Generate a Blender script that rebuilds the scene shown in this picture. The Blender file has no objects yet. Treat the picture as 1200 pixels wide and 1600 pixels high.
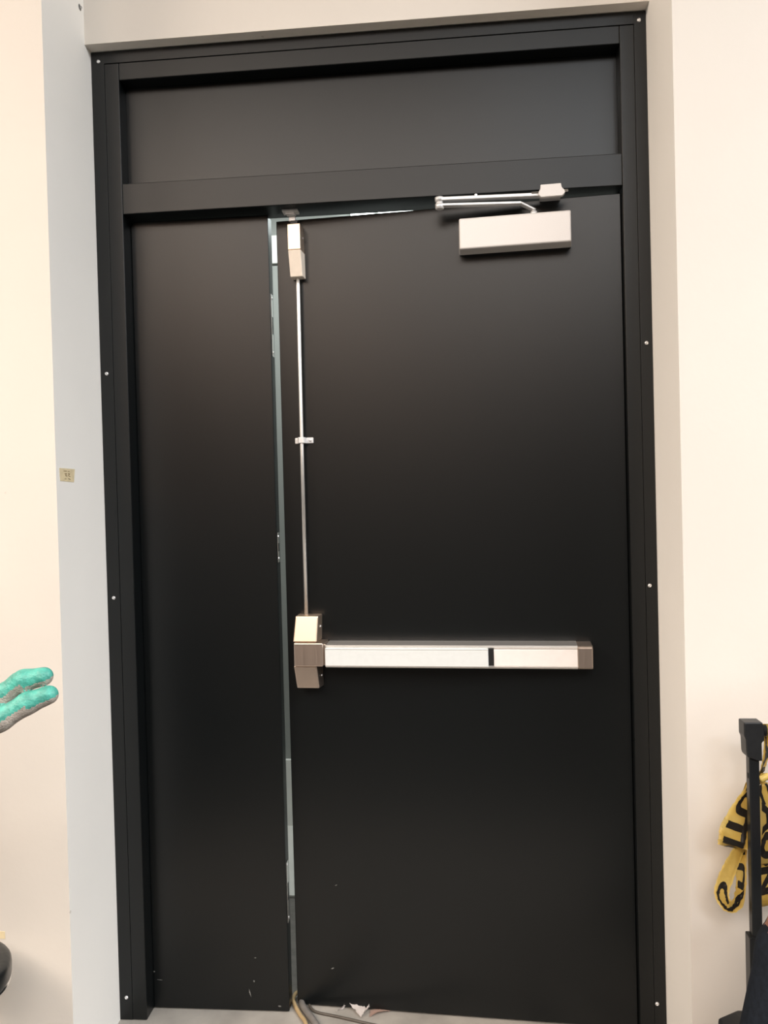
import bpy, bmesh, math, random
import numpy as np
from mathutils import Vector, Matrix

random.seed(7)
S = bpy.context.scene
COL = S.collection

# ------------------------------------------------------------------ camera
cam_d = bpy.data.cameras.new('camera')
cam = bpy.data.objects.new('camera', cam_d)
COL.objects.link(cam)
cam_d.sensor_fit = 'VERTICAL'
cam_d.sensor_height = 36.0
cam_d.lens = 1230.0 / 1600.0 * 36.0
cam_d.clip_start = 0.02
_r = Vector((0.99609, 0.08452, -0.02554)); _u = Vector((0.02427, 0.01601, 0.99958)); _w = Vector((-0.0849, 0.99629, -0.0139))
cam.matrix_world = Matrix(((_r.x, _u.x, -_w.x, 0.0), (_r.y, _u.y, -_w.y, -2.2), (_r.z, _u.z, -_w.z, 1.494), (0, 0, 0, 1)))
S.camera = cam

# ------------------------------------------------------------------ world, lights, exposure
S.view_settings.view_transform = 'Standard'
S.view_settings.look = 'None'
S.view_settings.gamma = 1.0
S.view_settings.use_curve_mapping = False
S.view_settings.exposure = 0.88
W = bpy.data.worlds.new('world'); S.world = W
W.use_nodes = True
W.node_tree.nodes['Background'].inputs[0].default_value = (0.8, 0.85, 0.9, 1)
W.node_tree.nodes['Background'].inputs[1].default_value = 0.15


def area(name, loc, target, sx, sy, power, color):
    d = bpy.data.lights.new(name, 'AREA')
    d.shape = 'RECTANGLE'; d.size = sx; d.size_y = sy
    d.energy = power; d.color = color
    o = bpy.data.objects.new(name, d); COL.objects.link(o)
    o.location = loc
    o.rotation_euler = (Vector(target) - Vector(loc)).to_track_quat('-Z', 'Y').to_euler()
    return o


WARM, SOFT, NEUT, COOL, GLOW = (1.0, 0.84, 0.70), (1.0, 0.90, 0.82), (0.97, 0.97, 0.98), (0.86, 0.93, 1.0), (1.0, 0.69, 0.51)
for (lx, ly, sz, pw, colr) in ((-4.2, -2.5, 2.4, 225, WARM), (4.2, -2.5, 2.4, 265, NEUT), (-1.5, -3.6, 1.2, 13, SOFT), (0.9, -3.6, 1.2, 13, COOL), (-2.6, -5.0, 1.2, 45, WARM), (2.2, -5.0, 1.2, 50, COOL),
                               (-0.3, -5.2, 3.6, 140, SOFT), (-3.0, -7.2, 1.2, 48, GLOW), (-0.2, -7.4, 1.2, 25, SOFT), (-3.2, -10.5, 1.2, 58, GLOW), (-0.2, -10.8, 1.2, 28, GLOW), (-3.3, -14.0, 1.2, 62, GLOW)):
    area('added_ceiling_light', (lx, ly, 4.25), (lx, ly, 0.0), sz, sz, pw, colr)  # added unseen lamps, placed for wall brightness and the glow on the door
area('corridor_light', (-0.2, 0.75, 2.95), (-0.2, 0.75, 0.0), 1.6, 0.3, 18, (0.95, 1.0, 0.97))


# ------------------------------------------------------------------ materials
def mat(name, color, rough=0.5, metal=0.0, spec=0.5, noise=None, bump=None, emit=None, var2=None):
    """procedural material: noise=(scale, amount) darkens/lightens the colour, bump=(scale, strength, distance)"""
    m = bpy.data.materials.new(name); m.use_nodes = True
    nt = m.node_tree; b = nt.nodes['Principled BSDF']
    b.inputs['Base Color'].default_value = (*color, 1)
    b.inputs['Roughness'].default_value = rough
    b.inputs['Metallic'].default_value = metal
    b.inputs['Specular IOR Level'].default_value = spec
    tc = nt.nodes.new('ShaderNodeTexCoord')
    if noise:
        n = nt.nodes.new('ShaderNodeTexNoise'); n.inputs['Scale'].default_value = noise[0]; n.inputs['Detail'].default_value = 5
        nt.links.new(tc.outputs['Object'], n.inputs['Vector'])
        mx = nt.nodes.new('ShaderNodeMix'); mx.data_type = 'RGBA'
        c2 = var2 if var2 else tuple(c * (1 - noise[1]) for c in color)
        mx.inputs[6].default_value = (*color, 1); mx.inputs[7].default_value = (*c2, 1)
        rp = nt.nodes.new('ShaderNodeMapRange'); rp.inputs[1].default_value = 0.35; rp.inputs[2].default_value = 0.7
        nt.links.new(n.outputs['Fac'], rp.inputs[0]); nt.links.new(rp.outputs[0], mx.inputs[0])
        nt.links.new(mx.outputs[2], b.inputs['Base Color'])
    if bump:
        n = nt.nodes.new('ShaderNodeTexNoise'); n.inputs['Scale'].default_value = bump[0]; n.inputs['Detail'].default_value = 3
        nt.links.new(tc.outputs['Object'], n.inputs['Vector'])
        bp = nt.nodes.new('ShaderNodeBump'); bp.inputs['Strength'].default_value = bump[1]; bp.inputs['Distance'].default_value = bump[2]
        nt.links.new(n.outputs['Fac'], bp.inputs['Height']); nt.links.new(bp.outputs[0], b.inputs['Normal'])
    if emit:
        b.inputs['Emission Color'].default_value = (*emit[0], 1); b.inputs['Emission Strength'].default_value = emit[1]
    return m


def wall_mat(name, color):
    """painted plaster with faint mottling and a few tiny pock marks"""
    m = mat(name, color, 0.75, spec=0.25, noise=(1.6, 0.05), bump=(55, 0.08, 0.004))
    nt = m.node_tree; b = nt.nodes['Principled BSDF']
    src = b.inputs['Base Color'].links[0].from_socket
    tc = [n for n in nt.nodes if n.type == 'TEX_COORD'][0]
    v = nt.nodes.new('ShaderNodeTexVoronoi'); v.inputs['Scale'].default_value = 6.0
    nt.links.new(tc.outputs['Object'], v.inputs['Vector'])
    r = nt.nodes.new('ShaderNodeMapRange'); r.inputs[1].default_value = 0.015; r.inputs[2].default_value = 0.03; r.inputs[3].default_value = 0.55; r.inputs[4].default_value = 0.0
    nt.links.new(v.outputs['Distance'], r.inputs[0])
    mx = nt.nodes.new('ShaderNodeMix'); mx.data_type = 'RGBA'
    nt.links.new(r.outputs[0], mx.inputs[0]); nt.links.new(src, mx.inputs[6])
    mx.inputs[7].default_value = (color[0] * .55, color[1] * .52, color[2] * .48, 1)
    nt.links.new(mx.outputs[2], b.inputs['Base Color'])
    return m


def brushed(name, color, rough, axis=0):
    m = mat(name, color, rough, metal=1.0)
    nt = m.node_tree; b = nt.nodes['Principled BSDF']
    tc = [n for n in nt.nodes if n.type == 'TEX_COORD'][0]
    mp = nt.nodes.new('ShaderNodeMapping')
    sc = [400, 400, 400]; sc[axis] = 6
    mp.inputs['Scale'].default_value = sc
    nt.links.new(tc.outputs['Object'], mp.inputs['Vector'])
    n = nt.nodes.new('ShaderNodeTexNoise'); n.inputs['Scale'].default_value = 1.0; n.inputs['Detail'].default_value = 2
    nt.links.new(mp.outputs[0], n.inputs['Vector'])
    r = nt.nodes.new('ShaderNodeMapRange'); r.inputs[3].default_value = rough - .06; r.inputs[4].default_value = rough + .08
    nt.links.new(n.outputs['Fac'], r.inputs[0]); nt.links.new(r.outputs[0], b.inputs['Roughness'])
    return m


M = {}
M['wall'] = wall_mat('cream_wall_paint', (0.74, 0.695, 0.635))
M['reveal'] = wall_mat('lightened_return_paint', (0.93, 0.915, 0.875))  # lighter than the wall colour, to brighten the side returns
M['ceiling'] = mat('ceiling_paint', (0.75, 0.72, 0.66), 0.8, noise=(1, .05))
M['floor'] = mat('concrete_floor', (0.42, 0.395, 0.355), 0.6, noise=(7, 0.35), bump=(30, 0.15, 0.004))
M['hall_dark'] = mat('darkened_hall_floor', (0.035, 0.036, 0.036), 0.95, spec=.1, noise=(40, .4))  # unseen floor made dark so the lower door reflects little light
M['hallwall'] = mat('darkened_hall_wall', (0.06, 0.058, 0.055), 0.8, spec=.2, noise=(3, .3))  # unseen hall walls given a dark colour for the door's reflection
M['black'] = mat('black_door_laminate', (0.0032, 0.0045, 0.0050), 0.33, spec=0.42, noise=(240, 0.35), bump=(900, 0.12, 0.0006))
M['blackframe'] = mat('black_frame_paint', (0.0032, 0.0045, 0.0050), 0.38, spec=0.42, noise=(240, 0.3), bump=(700, 0.1, 0.0006))
M['edge'] = mat('black_leaf_edge', (0.02, 0.021, 0.023), 0.4, noise=(50, .2))
M['nickel'] = brushed('brushed_champagne_nickel', (0.80, 0.64, 0.50), 0.40, 2)
M['nickel_dark'] = brushed('brushed_bronze_nickel', (0.62, 0.52, 0.45), 0.36, 2)
M['alu'] = brushed('satin_aluminium', (0.88, 0.87, 0.85), 0.42, 0)
M['pad'] = mat('pale_satin_push_pad', (0.71, 0.745, 0.74), 0.35, spec=0.5, noise=(60, .04))
M['cover'] = mat('pale_satin_rail_cover', (0.84, 0.80, 0.77), 0.4, spec=0.5, noise=(60, .04))
M['closer'] = mat('silver_painted_cover', (0.66, 0.635, 0.615), 0.38, metal=0.15, noise=(500, .06))
M['arm'] = mat('silver_painted_steel', (0.72, 0.72, 0.72), 0.35, metal=0.35, noise=(90, .06))
M['latchpale'] = mat('pale_latch_lower', (0.92, 0.82, 0.70), 0.3, metal=.1, noise=(60, .05))  # lower latch half, coloured paler than the upper
M['clip'] = mat('bright_zinc_clip', (0.85, 0.85, 0.85), 0.4, metal=.3, noise=(60, .1))
M['chrome'] = mat('chrome', (0.78, 0.78, 0.78), 0.14, metal=1, noise=(60, .08))
M['zinc'] = mat('zinc_screw', (0.85, 0.85, 0.85), 0.25, metal=0.6, noise=(300, .1))
M['dark'] = mat('dark_plastic_and_slot_shade', (0.01, 0.01, 0.01), 0.5, noise=(50, .2))  # black plastic; also stands in for the shade inside slots
M['corr_wall'] = mat('grey_green_corridor_paint', (0.33, 0.345, 0.33), 0.7, noise=(3, .1))
M['corr_white'] = mat('white_skirting_paint', (0.85, 0.85, 0.82), 0.4, noise=(9, .06))
M['corr_floor'] = mat('pale_corridor_tile', (0.82, 0.81, 0.77), 0.35, noise=(4, .15))
M['tube'] = mat('sliver_glow', (0.9, 0.95, 1), 0.4, emit=((0.9, 1.0, 0.98), 4.0), noise=(5, .02))  # glow for the boxes added behind the sliver
M['masking'] = mat('tan_masking_tape', (0.80, 0.68, 0.44), 0.6, noise=(60, .15))
M['ink'] = mat('brown_ink', (0.30, 0.21, 0.10), 0.6, noise=(90, .2))
M['scuff'] = mat('pale_scuff', (0.20, 0.20, 0.19), 0.7, noise=(300, .6))
M['tan_cable'] = mat('tan_cable_sheath', (0.50, 0.36, 0.19), 0.45, noise=(40, .2))
M['grey_cable'] = mat('grey_cable_sheath', (0.21, 0.195, 0.18), 0.5, noise=(40, .25))
M['dark_cable'] = mat('brown_cable_sheath', (0.10, 0.085, 0.07), 0.5, noise=(40, .2))
M['paper'] = mat('white_paper', (0.88, 0.83, 0.80), 0.8, noise=(60, .08))
M['pink'] = mat('pinkish_masking_strip', (0.62, 0.45, 0.38), 0.7, noise=(60, .12))
M['tube_black'] = mat('black_powder_coat', (0.012, 0.014, 0.016), 0.35, noise=(200, .2), bump=(500, .05, .001))
M['plastic_black'] = mat('black_moulded_plastic', (0.018, 0.02, 0.022), 0.42, noise=(120, .2), bump=(400, .08, .001))
M['tapeY'] = mat('yellow_plastic_film', (0.80, 0.57, 0.13), 0.3, spec=0.5, noise=(18, .25), var2=(0.82, 0.66, 0.24), bump=(40, .25, .004))
M['tapeK'] = mat('black_print_on_film', (0.018, 0.015, 0.012), 0.35, noise=(60, .2))
M['navy'] = mat('dark_navy_cloth', (0.012, 0.017, 0.026), 0.85, spec=0.2, noise=(90, .4), bump=(300, .25, .003))
M['grey_shirt'] = mat('grey_work_shirt', (0.20, 0.21, 0.22), 0.85, spec=.2, noise=(90, .3), bump=(300, .2, .003))
M['skin'] = mat('skin', (0.30, 0.15, 0.105), 0.5, noise=(60, .15))
M['hair'] = mat('black_hair', (0.012, 0.010, 0.009), 0.5, noise=(200, .5))
M['eye'] = mat('eye_white', (0.7, 0.68, 0.65), 0.2, noise=(200, .1))
M['shoe'] = mat('dark_shoe_leather', (0.03, 0.025, 0.02), 0.5, noise=(50, .3))
M['teal'] = mat('teal_latex_coating', (0.085, 0.44, 0.36), 0.45, noise=(70, .45), bump=(160, .5, .004))
M['knit'] = mat('grey_glove_knit', (0.46, 0.42, 0.37), 0.9, spec=.1, noise=(120, .3), bump=(420, .6, .003))
M['vinyl'] = mat('black_vinyl', (0.016, 0.018, 0.018), 0.28, noise=(60, .3), bump=(25, .2, .006))


# ------------------------------------------------------------------ mesh helpers
def obj(name, bm, m, parent=None, smooth=False, loc=None):
    me = bpy.data.meshes.new(name)
    bm.to_mesh(me); bm.free()
    for mm in (m if isinstance(m, (list, tuple)) else [m]):
        me.materials.append(M[mm] if isinstance(mm, str) else mm)
    if smooth:
        me.polygons.foreach_set('use_smooth', [True] * len(me.polygons))
    o = bpy.data.objects.new(name, me); COL.objects.link(o)
    if parent: o.parent = parent
    if loc: o.location = loc
    return o


def empty(name, loc=(0, 0, 0), rz=0.0, parent=None):
    o = bpy.data.objects.new(name, None); COL.objects.link(o)
    o.location = loc; o.rotation_euler = (0, 0, rz); o.empty_display_size = 0.05
    if parent: o.parent = parent
    return o


def tag(o, label=None, cat=None, group=None, kind=None):
    if label: o['label'] = label
    if cat: o['category'] = cat
    if group: o['group'] = group
    if kind: o['kind'] = kind
    return o


def box(x0, x1, y0, y1, z0, z1, bev=0.0, seg=2, bm=None):
    b2 = bmesh.new()
    bmesh.ops.create_cube(b2, size=1.0)
    for v in b2.verts:
        v.co = Vector(((x0 + x1) / 2 + v.co.x * (x1 - x0), (y0 + y1) / 2 + v.co.y * (y1 - y0), (z0 + z1) / 2 + v.co.z * (z1 - z0)))
    if bev > 0:
        bmesh.ops.bevel(b2, geom=list(b2.edges), offset=bev, segments=seg, affect='EDGES', profile=0.5)
    return join(bm, b2)


def join(bm, b2):
    if bm is None:
        return b2
    me = bpy.data.meshes.new('tmp'); b2.to_mesh(me); b2.free(); bm.from_mesh(me); bpy.data.meshes.remove(me)
    return bm


def hexa(pts, bev=0.0, seg=2, bm=None):
    """8 corners: bottom 4 (ccw), top 4"""
    b2 = bmesh.new()
    v = [b2.verts.new(p) for p in pts]
    for f in ((3, 2, 1, 0), (4, 5, 6, 7), (0, 1, 5, 4), (1, 2, 6, 5), (2, 3, 7, 6), (3, 0, 4, 7)):
        b2.faces.new([v[i] for i in f])
    bmesh.ops.recalc_face_normals(b2, faces=b2.faces)
    if bev > 0:
        bmesh.ops.bevel(b2, geom=list(b2.edges), offset=bev, segments=seg, affect='EDGES', profile=0.5)
    return join(bm, b2)


def prism(poly, axis, a0, a1, bev=0.0, seg=2, bm=None):
    """poly in the two axes other than axis (order x,y,z), extruded along axis from a0 to a1"""
    b2 = bmesh.new()
    def P(p, a):
        c = list(p); c.insert(axis, a); return c
    A = [b2.verts.new(P(p, a0)) for p in poly]; B = [b2.verts.new(P(p, a1)) for p in poly]
    b2.faces.new(A); b2.faces.new(B)
    n = len(poly)
    for i in range(n):
        b2.faces.new((A[i], A[(i + 1) % n], B[(i + 1) % n], B[i]))
    bmesh.ops.recalc_face_normals(b2, faces=b2.faces)
    if bev > 0:
        bmesh.ops.bevel(b2, geom=list(b2.edges), offset=bev, segments=seg, affect='EDGES', profile=0.5)
    return join(bm, b2)


def catmull(pts, n):
    P = [np.array(p, float) for p in pts]
    P = [2 * P[0] - P[1]] + P + [2 * P[-1] - P[-2]]
    out = []
    for i in range(1, len(P) - 2):
        for k in range(n):
            t = k / n
            a, b, c, d = P[i - 1:i + 3]
            out.append(0.5 * ((2 * b) + (c - a) * t + (2 * a - 5 * b + 4 * c - d) * t * t + (3 * b - a - 3 * c + d) * t ** 3))
    out.append(P[-2])
    return out


def tube(path, r, seg=12, bm=None):
    b2 = bmesh.new()
    path = [Vector(p) for p in path]
    rs = r if isinstance(r, (list, tuple)) else [r] * len(path)
    prev = None; rings = []
    for i, p in enumerate(path):
        t = (path[min(i + 1, len(path) - 1)] - path[max(i - 1, 0)]).normalized()
        if prev is None:
            ref = Vector((0, 0, 1)) if abs(t.z) < .9 else Vector((0, 1, 0))
            n = t.cross(ref).normalized()
        else:
            n = (prev - t * prev.dot(t)).normalized()
        prev = n; bi = t.cross(n)
        rings.append([b2.verts.new(p + (n * math.cos(2 * math.pi * k / seg) + bi * math.sin(2 * math.pi * k / seg)) * rs[i]) for k in range(seg)])
    for a, b in zip(rings, rings[1:]):
        for k in range(seg):
            b2.faces.new((a[k], a[(k + 1) % seg], b[(k + 1) % seg], b[k]))
    b2.faces.new(rings[0][::-1]); b2.faces.new(rings[-1])
    bmesh.ops.recalc_face_normals(b2, faces=b2.faces)
    return join(bm, b2)


def lathe(prof, seg=32, bm=None, origin=(0, 0, 0), axis='z'):
    """prof: (radius, height) from bottom to top"""
    b2 = bmesh.new(); rings = []
    o = Vector(origin)
    for r, h in prof:
        ring = []
        for k in range(seg):
            a = 2 * math.pi * k / seg
            c, s = r * math.cos(a), r * math.sin(a)
            v = (c, s, h) if axis == 'z' else ((c, -h, s) if axis == 'y' else (h, c, s))
            ring.append(b2.verts.new(o + Vector(v)))
        rings.append(ring)
    for a, b in zip(rings, rings[1:]):
        for k in range(seg):
            b2.faces.new((a[k], a[(k + 1) % seg], b[(k + 1) % seg], b[k]))
    b2.faces.new(rings[0]); b2.faces.new(rings[-1])
    bmesh.ops.recalc_face_normals(b2, faces=b2.faces)
    return join(bm, b2)


def struct(name, bm, m, label=None, parent=None):
    o = obj(name, bm, m, parent)
    o['kind'] = 'structure'
    if label: o['label'] = label
    return o


# ------------------------------------------------------------------ the room
XL, XR = -0.998, 0.557          # opening sides
CE = 4.3
struct('floor', box(-6.0, 6.0, -1.3, 0.10, -0.12, 0.0), 'floor', 'grey beige concrete floor in front of the door')
struct('floor_hall', box(-6.0, 6.0, -17.0, -1.3, -0.12, 0.0), 'hall_dark', 'unseen hall floor behind the viewer, made dark for the door reflection')
struct('ceiling', box(-6.0, 6.0, -17.0, 1.6, CE, CE + 0.1), 'ceiling', 'pale painted ceiling high above')
wl = struct('wall_left', box(-6.0, XL, -0.275, 0.12, 0, CE), ['wall', 'reveal'], 'cream painted wall left of the door with side return coloured lighter to brighten it')
for p in wl.data.polygons:
    if p.normal.x > .5: p.material_index = 1
wr = struct('wall_right', box(XR, 6.0, -0.24, 0.12, 0, CE), ['wall', 'reveal'], 'cream painted wall right of the door with side return coloured lighter to brighten it')
for p in wr.data.polygons:
    if p.normal.x < -.5: p.material_index = 1
struct('wall_front', box(XL, XR, -0.037, 0.12, 2.803, CE), 'wall', 'cream painted wall strip above the door frame')
struct('wall_rear', box(-6.0, 6.0, -17.1, -17.0, 0, CE), 'hallwall', 'unseen wall behind the viewer, made dark for the door reflection')
struct('wall_side_left', box(-6.1, -6.0, -17.0, 0.12, 0, CE), 'hallwall', 'dark side wall far left')
struct('wall_side_right', box(6.0, 6.1, -17.0, 0.12, 0, CE), 'hallwall', 'dark side wall far right')

# corridor beyond the gap
struct('wall_corridor', box(-2.4, 2.4, 1.40, 1.5, -0.12, 3.05), 'corr_wall', 'grey corridor wall glimpsed through the gap beside the door leaf')
struct('wall_corridor_left', box(-2.5, -2.4, 0.12, 1.5, -0.12, 3.05), 'corr_wall', 'grey corridor end wall hidden behind the narrow panel')
struct('wall_corridor_right', box(2.4, 2.5, 0.12, 1.5, -0.12, 3.05), 'corr_wall', 'grey corridor end wall hidden behind the wide door leaf')
struct('ceiling_corridor', box(-2.5, 2.5, 0.12, 1.5, 3.05, 3.15), 'corr_wall', 'grey corridor ceiling behind the door')
cf = struct('floor_corridor', box(-2.5, 2.5, 0.10, 1.5, -0.12, -0.012), 'grey_cable', 'corridor floor glimpsed through the gap beside the door leaf')
for k in range(4):
    obj('floor_tile', box(-1.6 + k * .62, -1.6 + k * .62 + .61, 0.74, 1.385, -0.011, 0.0, 0.002, 1), 'corr_floor', cf)
struct('baseboard_corridor', box(-2.4, 2.4, 1.378, 1.40, 0.0, 0.305), 'corr_white', 'white skirting board glimpsed low in the door gap')

for (x0, x1) in ((-0.425, -0.315), (-0.300, -0.125)):
    t = empty('sliver_glow_box', ((x0 + x1) / 2, 1.38, 2.84))
    obj('glow_box_back', box(-(x1 - x0) / 2, (x1 - x0) / 2, 0.0, 0.02, -0.10, 0.09, .004), 'corr_white', t)
    obj('glow_box_front', box(-(x1 - x0) / 2 + .004, (x1 - x0) / 2 - .004, -0.025, 0.0, -0.09, 0.08, .008), 'tube', t)  # glowing face added to brighten the sliver above the leaf
    tag(t, 'short glow box added to make the bright sliver above the leaf, ' + ('left one' if x0 < -.4 else 'right one'), 'glow box', 'glow boxes added on the corridor wall')
nb = obj('wall_plate', box(-0.83, -0.74, 1.385, 1.40, 2.60, 2.73, .004), 'corr_white')
tag(nb, 'small white plate on corridor wall glimpsed high in the gap', 'wall plate')

# ------------------------------------------------------------------ door frame
PF = 0.0
fr = empty('trim_1'); tag(fr, 'black door frame with transom panel, screwed into the wall opening', kind='structure')
FX0, FX1, FXA, FXB, FT = -0.997, 0.556, -0.917, 0.486, 2.80
obj('post_flange', box(FX0, FX0 + .0373, PF - .0003, .10, .002, FT, .0006), 'blackframe', fr)
obj('post', box(FX0 + .0375, FXA, PF, .10, .002, 2.766, .002), 'blackframe', fr)
obj('post_flange', box(FX1 - .0313, FX1, PF - .0003, .10, .002, FT, .0006), 'blackframe', fr)
obj('post', box(FXB, FX1 - .0315, PF, .10, .002, 2.766, .002), 'blackframe', fr)
obj('head_flange', box(FX0 + .0370, FX1 - .0310, PF - .0008, .10, 2.7668, FT, .0006), 'blackframe', fr)
obj('head_rail', box(FXA + .0004, FXB - .0004, PF, .10, 2.717, 2.766, .002), 'blackframe', fr)
obj('transom_rail', box(FXA + .0004, FXB - .0004, PF, .10, 2.335, 2.422, .002), 'blackframe', fr)
obj('transom_panel', box(FXA + .0004, FXB - .0004, .046, .08, 2.4224, 2.7166), 'black', fr)


def screw_bm():
    b = lathe([(0.0052, 0.0), (0.0055, 0.001), (0.0048, 0.0032), (0.0026, 0.0045), (0.0018, 0.0045), (0.0016, 0.0030)], 14, axis='y')
    return b


sc = None
for (x, z) in ((-.975, 2.773), (.5376, 2.775), (-.9785, 1.881), (.540, 1.905), (-.978, 1.234), (.535, 1.245), (-.976, .068), (.5315, .093)):
    if sc is None:
        sc = obj('screw', screw_bm(), 'zinc', fr, True); o = sc
    else:
        o = sc.copy(); COL.objects.link(o); o.parent = fr
    o.location = (x, PF - .0008, z)
sc['label'] = 'small round silver screw head'
st = obj('latch_strike', box(-.461, -.416, .030, .062, 2.3285, 2.3348, .001), 'clip', fr)
box_b = box(-.452, -.425, .036, .060, 2.3225, 2.3288, .002)
obj('latch_strike_keeper', box_b, 'clip', fr)
st['label'] = 'small champagne metal strike plate under the transom rail'

# narrow fixed panel
d2 = empty('door_2', (-0.917, 0.055, 0.0)); tag(d2, 'narrow plain black fixed panel left of the wide door leaf', 'door', kind='structure')
PW = 0.917 - 0.508
obj('leaf_panel', box(.0006, PW, 0, .045, .004, 2.331, .0015), 'black', d2)
for (z0, z1) in ((1.924, 2.106), (1.322, 1.410), (0.259, 0.439)):
    sp = obj('strike_plate', box(PW - .0001, PW + .0012, .010, .034, z0, z1, .0004, 1), 'chrome', d2)
    obj('plate_slot_shade', box(PW + .0008, PW + .0015, .016, .028, z0 + (z1 - z0) * .36, z1 - (z1 - z0) * .36, .0003, 1), 'dark', sp)  # dark raised patch in place of the shaded cutout
    for zz in (z0 + .012, z1 - .012):
        obj('plate_screw', lathe([(.004, 0), (.0036, .0012), (.001, .0014)], 10, origin=(PW + .0010, .022, zz), axis='x'), 'zinc', sp)


def fleck(parent, x, z, w, h, ang, y):
    b = bmesh.new(); n = 9
    vs = []
    for k in range(n):
        a = 2 * math.pi * k / n
        rr = random.uniform(.55, 1.0)
        px, pz = w * rr * math.cos(a), h * rr * math.sin(a)
        vs.append(b.verts.new((x + px * math.cos(ang) - pz * math.sin(ang), y, z + px * math.sin(ang) + pz * math.cos(ang))))
    f = b.faces.new(vs)
    r = bmesh.ops.extrude_face_region(b, geom=[f])
    for v in [g for g in r['geom'] if isinstance(g, bmesh.types.BMVert)]: v.co.y -= .0003
    bmesh.ops.recalc_face_normals(b, faces=b.faces)
    return obj('scuff_mark', b, 'scuff', parent)


for (X, z, w, h, an) in ((-.6245, .055, .0025, .016, .25), (-.537, .0187, .006, .003, .1), (-.8965, .087, .010, .0012, -.1), (-.9133, .1113, .003, .003, 0), (-.6114, .0907, .003, .004, .3), (-.606, .160, .004, .0018, 0)):
    fleck(d2, X + .917, z, w, h, an, -.0001)

# ------------------------------------------------------------------ wide hinged leaf, ajar
d1 = empty('door_1', (0.487, 0.022, 0.0), math.radians(-3.9))
tag(d1, 'wide black door leaf standing slightly ajar with exit bar', 'door', kind='structure')
LW = 0.980
obj('leaf_panel', box(-LW, -.003, 0, .045, .006, 2.3220, .0015), 'black', d1)
obj('edge_strip', box(-LW - .0008, -LW - .0001, .004, .041, .01, 2.319), 'edge', d1)
fleck(d1, -.853, .367, .005, .0018, .5, -.0001); fleck(d1, -.8696, .119, .006, .0022, .4, -.0001)
for z in (.25, 1.17, 2.10):
    h = obj('hinge', lathe([(.006, -.05), (.007, -.048), (.007, .048), (.006, .05)], 16, origin=(-.0005, .053, z)), 'nickel', d1, True)

# exit bar: lock case, rail, push pad, cover, end cap
pb = empty('panic_bar', parent=d1); pb['label'] = 'horizontal exit bar with pale push pad and champagne metal lock case'
obj('housing_rail', prism([(0, 1.0225), (-.052, 1.0215), (-.056, 1.0265), (-.0535, 1.0275), (-.050, 1.030), (-.050, 1.0765), (-.0535, 1.0785), (-.056, 1.081), (-.052, 1.0855), (0, 1.0895)], 0, -.853, -.1488), 'alu', pb)
pd = obj('push_pad', box(-.8525, -.391, -.0655, -.0505, 1.0265, 1.0790, .0018), 'pad', pb)
obj('pad_groove', box(-.8522, -.3913, -.0661, -.0652, 1.0755, 1.0768, .0002, 1), 'alu', pd)
obj('pad_lip', box(-.8522, -.3913, -.0662, -.0652, 1.0265, 1.0300, .0004, 1), 'alu', pd)
obj('pad_slot_shade', box(-.3905, -.3760, -.0512, -.0498, 1.0275, 1.0770, .0002, 1), 'dark', pb)  # dark strip painting the shade in the slot beside the pad
obj('rail_cover', box(-.3755, -.1490, -.0535, -.0500, 1.0285, 1.0745, .001), 'cover', pb)
ec = obj('end_cap', prism([(0, 1.0205), (-.051, 1.0205), (-.0565, 1.0255), (-.0565, 1.0805), (-.051, 1.0855), (0, 1.0890)], 0, -.1488, -.1085, .0025), 'nickel_dark', pb)
lc = empty('lock_case', parent=pb); lc['label'] = 'champagne brushed metal lock case at the left end of the bar'
obj('case_middle', hexa([(-.9440, 0, 1.0265), (-.8560, 0, 1.0265), (-.8590, -.0670, 1.0265), (-.9435, -.0670, 1.0265), (-.9440, 0, 1.0935), (-.8560, 0, 1.0935), (-.8590, -.0660, 1.0930), (-.9435, -.0660, 1.0930)], .0025), 'nickel_dark', lc)
obj('case_shoulder', box(-.8600, -.8520, -.055, 0, 1.0285, 1.0880, .0015), 'nickel_dark', lc)
obj('case_upper', hexa([(-.9475, 0, 1.0940), (-.8745, 0, 1.0940), (-.8775, -.0600, 1.0940), (-.9475, -.0600, 1.0940), (-.9440, 0, 1.1690), (-.8720, 0, 1.1690), (-.8755, -.0430, 1.1680), (-.9425, -.0430, 1.1680)], .004, 3), 'nickel', lc)
obj('case_lower', hexa([(-.9440, 0, .9580), (-.8720, 0, .9580), (-.8755, -.0470, .9590), (-.9425, -.0470, .9590), (-.9475, 0, 1.0260), (-.8745, 0, 1.0260), (-.8790, -.0600, 1.0260), (-.9475, -.0600, 1.0260)], .004, 3), 'nickel_dark', lc)
for zz in (1.135, .992):
    obj('case_screw', lathe([(.0035, 0), (.003, .0015), (.001, .002)], 10, origin=(-.8742, -.02, zz), axis='x'), 'zinc', lc)

# vertical rod, guide and top latch
rd = obj('vertical_rod', tube([(-.9158, -.020, 1.160), (-.9155, -.020, 1.65), (-.9140, -.020, 2.120), (-.9138, -.020, 2.150)], [.0058, .0058, .0058, .0042], 14), 'alu', d1, True)
rd['label'] = 'thin bright metal rod running up to the latch'
rg = empty('rod_guide', parent=d1); rg['label'] = 'small bright clip holding the rod'
obj('guide_base', box(-.9400, -.8845, -.006, 0, 1.6680, 1.6855, .0025), 'clip', rg)
obj('guide_clamp', prism([(-.9270, -.006), (-.9270, -.022), (-.9225, -.0285), (-.9085, -.0285), (-.9040, -.022), (-.9040, -.006)], 2, 1.6685, 1.6850, .001), 'clip', rg)
obj('guide_screw', lathe([(.005, 0), (.0045, .002), (.002, .003)], 12, origin=(-.8935, -.006, 1.6768), axis='y'), 'zinc', rg)
tl = empty('top_latch', parent=d1); tl['label'] = 'champagne metal latch case near the top left corner'
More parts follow.
